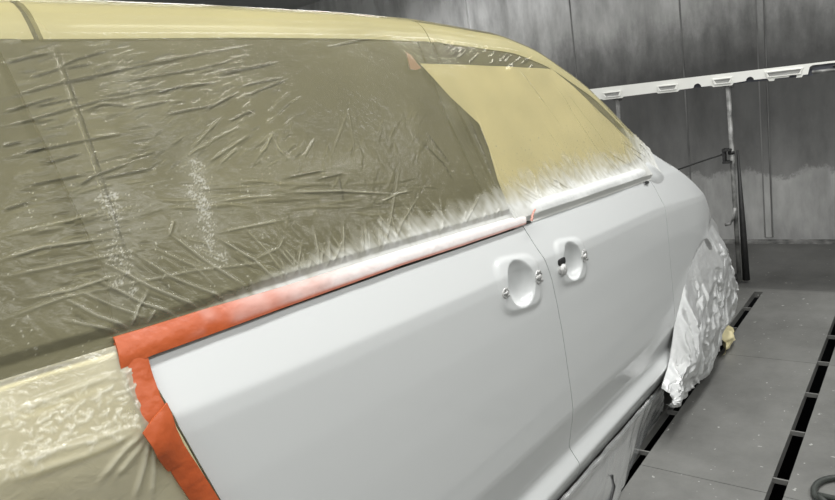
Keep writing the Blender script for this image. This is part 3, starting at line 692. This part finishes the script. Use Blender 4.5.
# ------------------------------------------------------------------ drying rack with a white trim on it
XR = 4.55
def W(px, py):
    r = ray(px, py); t = XR/r[0]; return r[1]*t, EYE+r[2]*t
bar = empty('sill_trim_panel', (XR, 1.0, 1.38)); tag(bar, 'long white plastic trim with slotted recesses lying across the two steel stands', 'car trim')
yA, zA = W(588, 89.5); yA = 2.06; yE = .06
def ztop(y):                     # straight top edge through two sighted points
    (a, za), (b, zb_) = W(600, 88), W(835, 60.5); return za+(zb_-za)*(y-a)/(b-a)
hgt = .066
def yat(px): return W(px, 80)[0]
def bar_outline():
    top = [(2.06, 0), (yE, 0)]
    bot = []                    # walking back from the right end to the left, distance below the top edge
    n0 = yat(810)
    bot += [(yE, .012), (yat(813), .012), (n0, .02), (yat(808), .062)]
    def notch(px, r, d0):
        c = yat(px); return [(c+r*math.cos(a)*-1, d0-r*math.sin(a)) for a in np.linspace(0, math.pi, 9)]
    bot += [(yat(803), .062), (yat(802), .074), (yat(796), .074)]
    bot += notch(793, .020, .066)
    bot += [(yat(789), .066), (yat(775), .066), (yat(774), .078), (yat(769), .078), (yat(768), .066), (yat(766), .060)]
    bot += [(yat(755), .060)]+notch(750, .022, .060)+[(yat(745), .062), (yat(733), .066), (yat(732), .078), (yat(713), .078), (yat(711), .068)]
    bot += [(yat(702), .068)]+notch(697, .024, .068)+[(yat(692), .070), (yat(679), .072), (yat(677), .082), (yat(657), .082), (yat(656), .074)]
    bot += [(yat(622), .078), (yat(621), .086), (yat(602), .086), (yat(600), .08), (2.06, .08)]
    return top+bot
bm = bmesh.new(); ol = bar_outline()
vs = [bm.verts.new((XR, y, ztop(y)-dn)) for y, dn in ol]
fc = bm.faces.new(vs); r = bmesh.ops.extrude_face_region(bm, geom=[fc]); ex = [g for g in r['geom'] if isinstance(g, bmesh.types.BMVert)]
for v in ex: v.co.x += .004
bmesh.ops.triangulate(bm, faces=[f for f in bm.faces if len(f.verts) > 4])
# top return of the profile
for (ya, yb) in ((2.06, yE),):
    q = [(XR, ya, ztop(ya)), (XR, yb, ztop(yb)), (XR+.07, yb, ztop(yb)-.004), (XR+.07, ya, ztop(ya)-.004)]
    bm.faces.new([bm.verts.new(p) for p in q])
bmesh.ops.recalc_face_normals(bm, faces=bm.faces)
def pbar(o): o.parent = bar; o.matrix_parent_inverse = Matrix.Translation((-XR, -1.0, -1.38)); return o
pbar(from_bm('trim_face', bm, M_barw))
for a, b, dn in ((602, 620, .058), (657, 677, .054), (713, 732, .050), (766, 803, .042)):
    y0, y1 = yat(a), yat(b); bm = bmesh.new()
    def fr(mg, x, sl): return [bm.verts.new((x, y, ztop(y)-dd)) for y, dd in ((y0-mg, dn-.020+mg*.6), (y1+mg, dn-.020+mg*.6), (y1+mg+sl, dn+.012-mg*.6), (y0-mg-sl, dn+.012-mg*.6))]
    o1 = fr(-.006, XR, .012); o2 = fr(-.002, XR-.010, .012); o3 = fr(.006, XR-.010, .012); o4 = fr(.008, XR-.001, .012)
    for p, q in ((o1, o2), (o2, o3), (o3, o4)):
        for i in range(4): bm.faces.new((p[i], p[(i+1) % 4], q[(i+1) % 4], q[i]))
    pbar(from_bm('recess_frame', bm, M_barw))
    bm = bmesh.new(); bm.faces.new([bm.verts.new((XR-.0015, y, ztop(y)-dd)) for y, dd in ((y0-.008, dn-.015), (y1+.008, dn-.015), (y1+.02, dn+.008), (y0-.02, dn+.008))])
    pbar(from_bm('recess', bm, M_barg))
bm = bmesh.new()
yb0 = yat(812)
for y0, y1, d0, d1, dx in ((2.0, yb0, .03, .072, .05), (yb0, yE, .012, .046, .03)):
    q = [bm.verts.new((XR+dx, y, ztop(y)-dd)) for y, dd in ((y0, d0), (y1, d0), (y1, d1), (y0, d1))]; bm.faces.new(q)
pbar(from_bm('inner_web', bm, M_bard))
bm = bmesh.new(); tube(bm, [(XR+.012, yb0, ztop(yb0)-.052), (XR+.012, yE, ztop(yE)-.05)], .010, 10)
pbar(from_bm('lower_rail', bm, M_steel))
bm = bmesh.new(); tube(bm, [(XR+.004, yat(833), ztop(yat(833))-.030), (XR+.004, yE, ztop(yE)-.03)], .008, 8)
pbar(from_bm('inner_rail', bm, M_black))

def stand(y, label, zt_, lean, extras):
    t = empty('paint_stand', (XR, y, 0)); tag(t, label, 'stand', 'paint stands carrying the white trim')
    def ps(o): o.parent = t; o.matrix_parent_inverse = Matrix.Translation((-XR, -y, 0)); return o
    bm = bmesh.new(); tube(bm, [(XR+.02, y, .02), (XR+.02, y-lean, zt_)], .0145, 14); ps(from_bm('post', bm, M_steel, None, True))
    bm = bmesh.new(); tube(bm, [(XR+.02, y-lean, zt_-.44), (XR+.02, y-lean, zt_-.42)], .020, 14); ps(from_bm('collar', bm, M_black, None, True))
    bm = bmesh.new(); tube(bm, [(XR+.05, y-.036, .02), (XR+.055, y-.030, .35), (XR+.05, y-.020, zt_-.42)], [.024, .020, .007], 12); ps(from_bm('rear_leg', bm, M_black, None, True))
    bm = bmesh.new(); tube(bm, [(XR+.02, y-lean-.03, zt_-.006), (XR+.02, y-lean+.03, zt_+.002)], .014, 10); ps(from_bm('top_arm', bm, M_steel, None, True))
    for s in (-1, 1):
        bm = bmesh.new(); tube(bm, [(XR+.03, y+.01, .05), (XR+.03+s*.03, y+.05+.22*(s > 0), .018), (XR+.05, y+.10+.22*(s > 0), .018)], .018, 10); ps(from_bm('foot', bm, M_black, None, True))
    if extras:
        bm = bmesh.new(); box(bm, XR-.02, XR+.05, y+.004, y+.060, .83, .845); box(bm, XR-.02, XR+.05, y+.004, y+.060, .91, .925); box(bm, XR-.01, XR+.04, y+.045, y+.060, .83, .925)
        ps(from_bm('bracket', bm, M_black))
        bm = bmesh.new(); tube(bm, [(XR, y+.06, .89), (XR, y+.14, .87), (XR-.01, y+.25, .84), (XR-.02, y+.42, .79)], .006, 6); ps(from_bm('wire', bm, M_black, None, True))
        bm = bmesh.new(); tube(bm, [(XR, y+.0, .53), (XR, y+.012, .46), (XR-.01, y+.035, .425), (XR-.01, y+.065, .42)], .011, 8); ps(from_bm('lever', bm, M_steel, None, True))
    return t
yp = W(728, 82)[0]; stand(yp-.006, 'steel paint stand with black rear leg and side bracket, right of the car front', ztop(yp)-.08, -.012, True)
yp2 = W(616, 95)[0]; stand(yp2+.01, 'steel paint stand under the left end of the white trim, mostly behind the car', ztop(yp2)-.085, .01, False)

# hose on the floor
bm = bmesh.new(); pts = []
for k in range(80):
    a = 2.6-k*.085; pts.append((2.23+.11*math.cos(a), .205+.105*math.sin(a), .0115+.018*max(0, (k-62)/18)))
pts += [(2.16, .06, .03), (2.1, -.3, .0115), (1.8, -.7, .0115)]
tube(bm, pts, .0105, 10); tag(from_bm('air_hose', bm, M_hose, None, True), 'dark rubber air hose coiled on the floor plates by the right slot', 'hose')

# ------------------------------------------------------------------ light
def area(name, loc, size, sy, power, rot=(0, 0, 0), col=(1, 1, .98)):
    l = bpy.data.lights.new(name, 'AREA'); l.shape = 'RECTANGLE'; l.size = size; l.size_y = sy; l.energy = power; l.color = col
    o = bpy.data.objects.new(name, l); COL.objects.link(o); o.location = loc; o.rotation_euler = rot; return o
for x in (-1.6, .2, 2.0, 3.8):
    area('booth_lamp', (x, -1.3, 2.90), 1.5, .45, 22, (math.radians(18), 0, 0))
    area('booth_lamp', (x, .35, 2.92), 1.5, .3, 26)
    area('booth_lamp', (x, 3.6, 2.90), 1.5, .45, 32, (math.radians(-15), 0, 0))
w = bpy.data.worlds.new('world'); scene.world = w; w.use_nodes = True
w.node_tree.nodes['Background'].inputs[0].default_value = (.9, .95, 1, 1); w.node_tree.nodes['Background'].inputs[1].default_value = .15
scene.view_settings.view_transform = 'Standard'; scene.view_settings.look = 'None'; scene.view_settings.exposure = 0.1
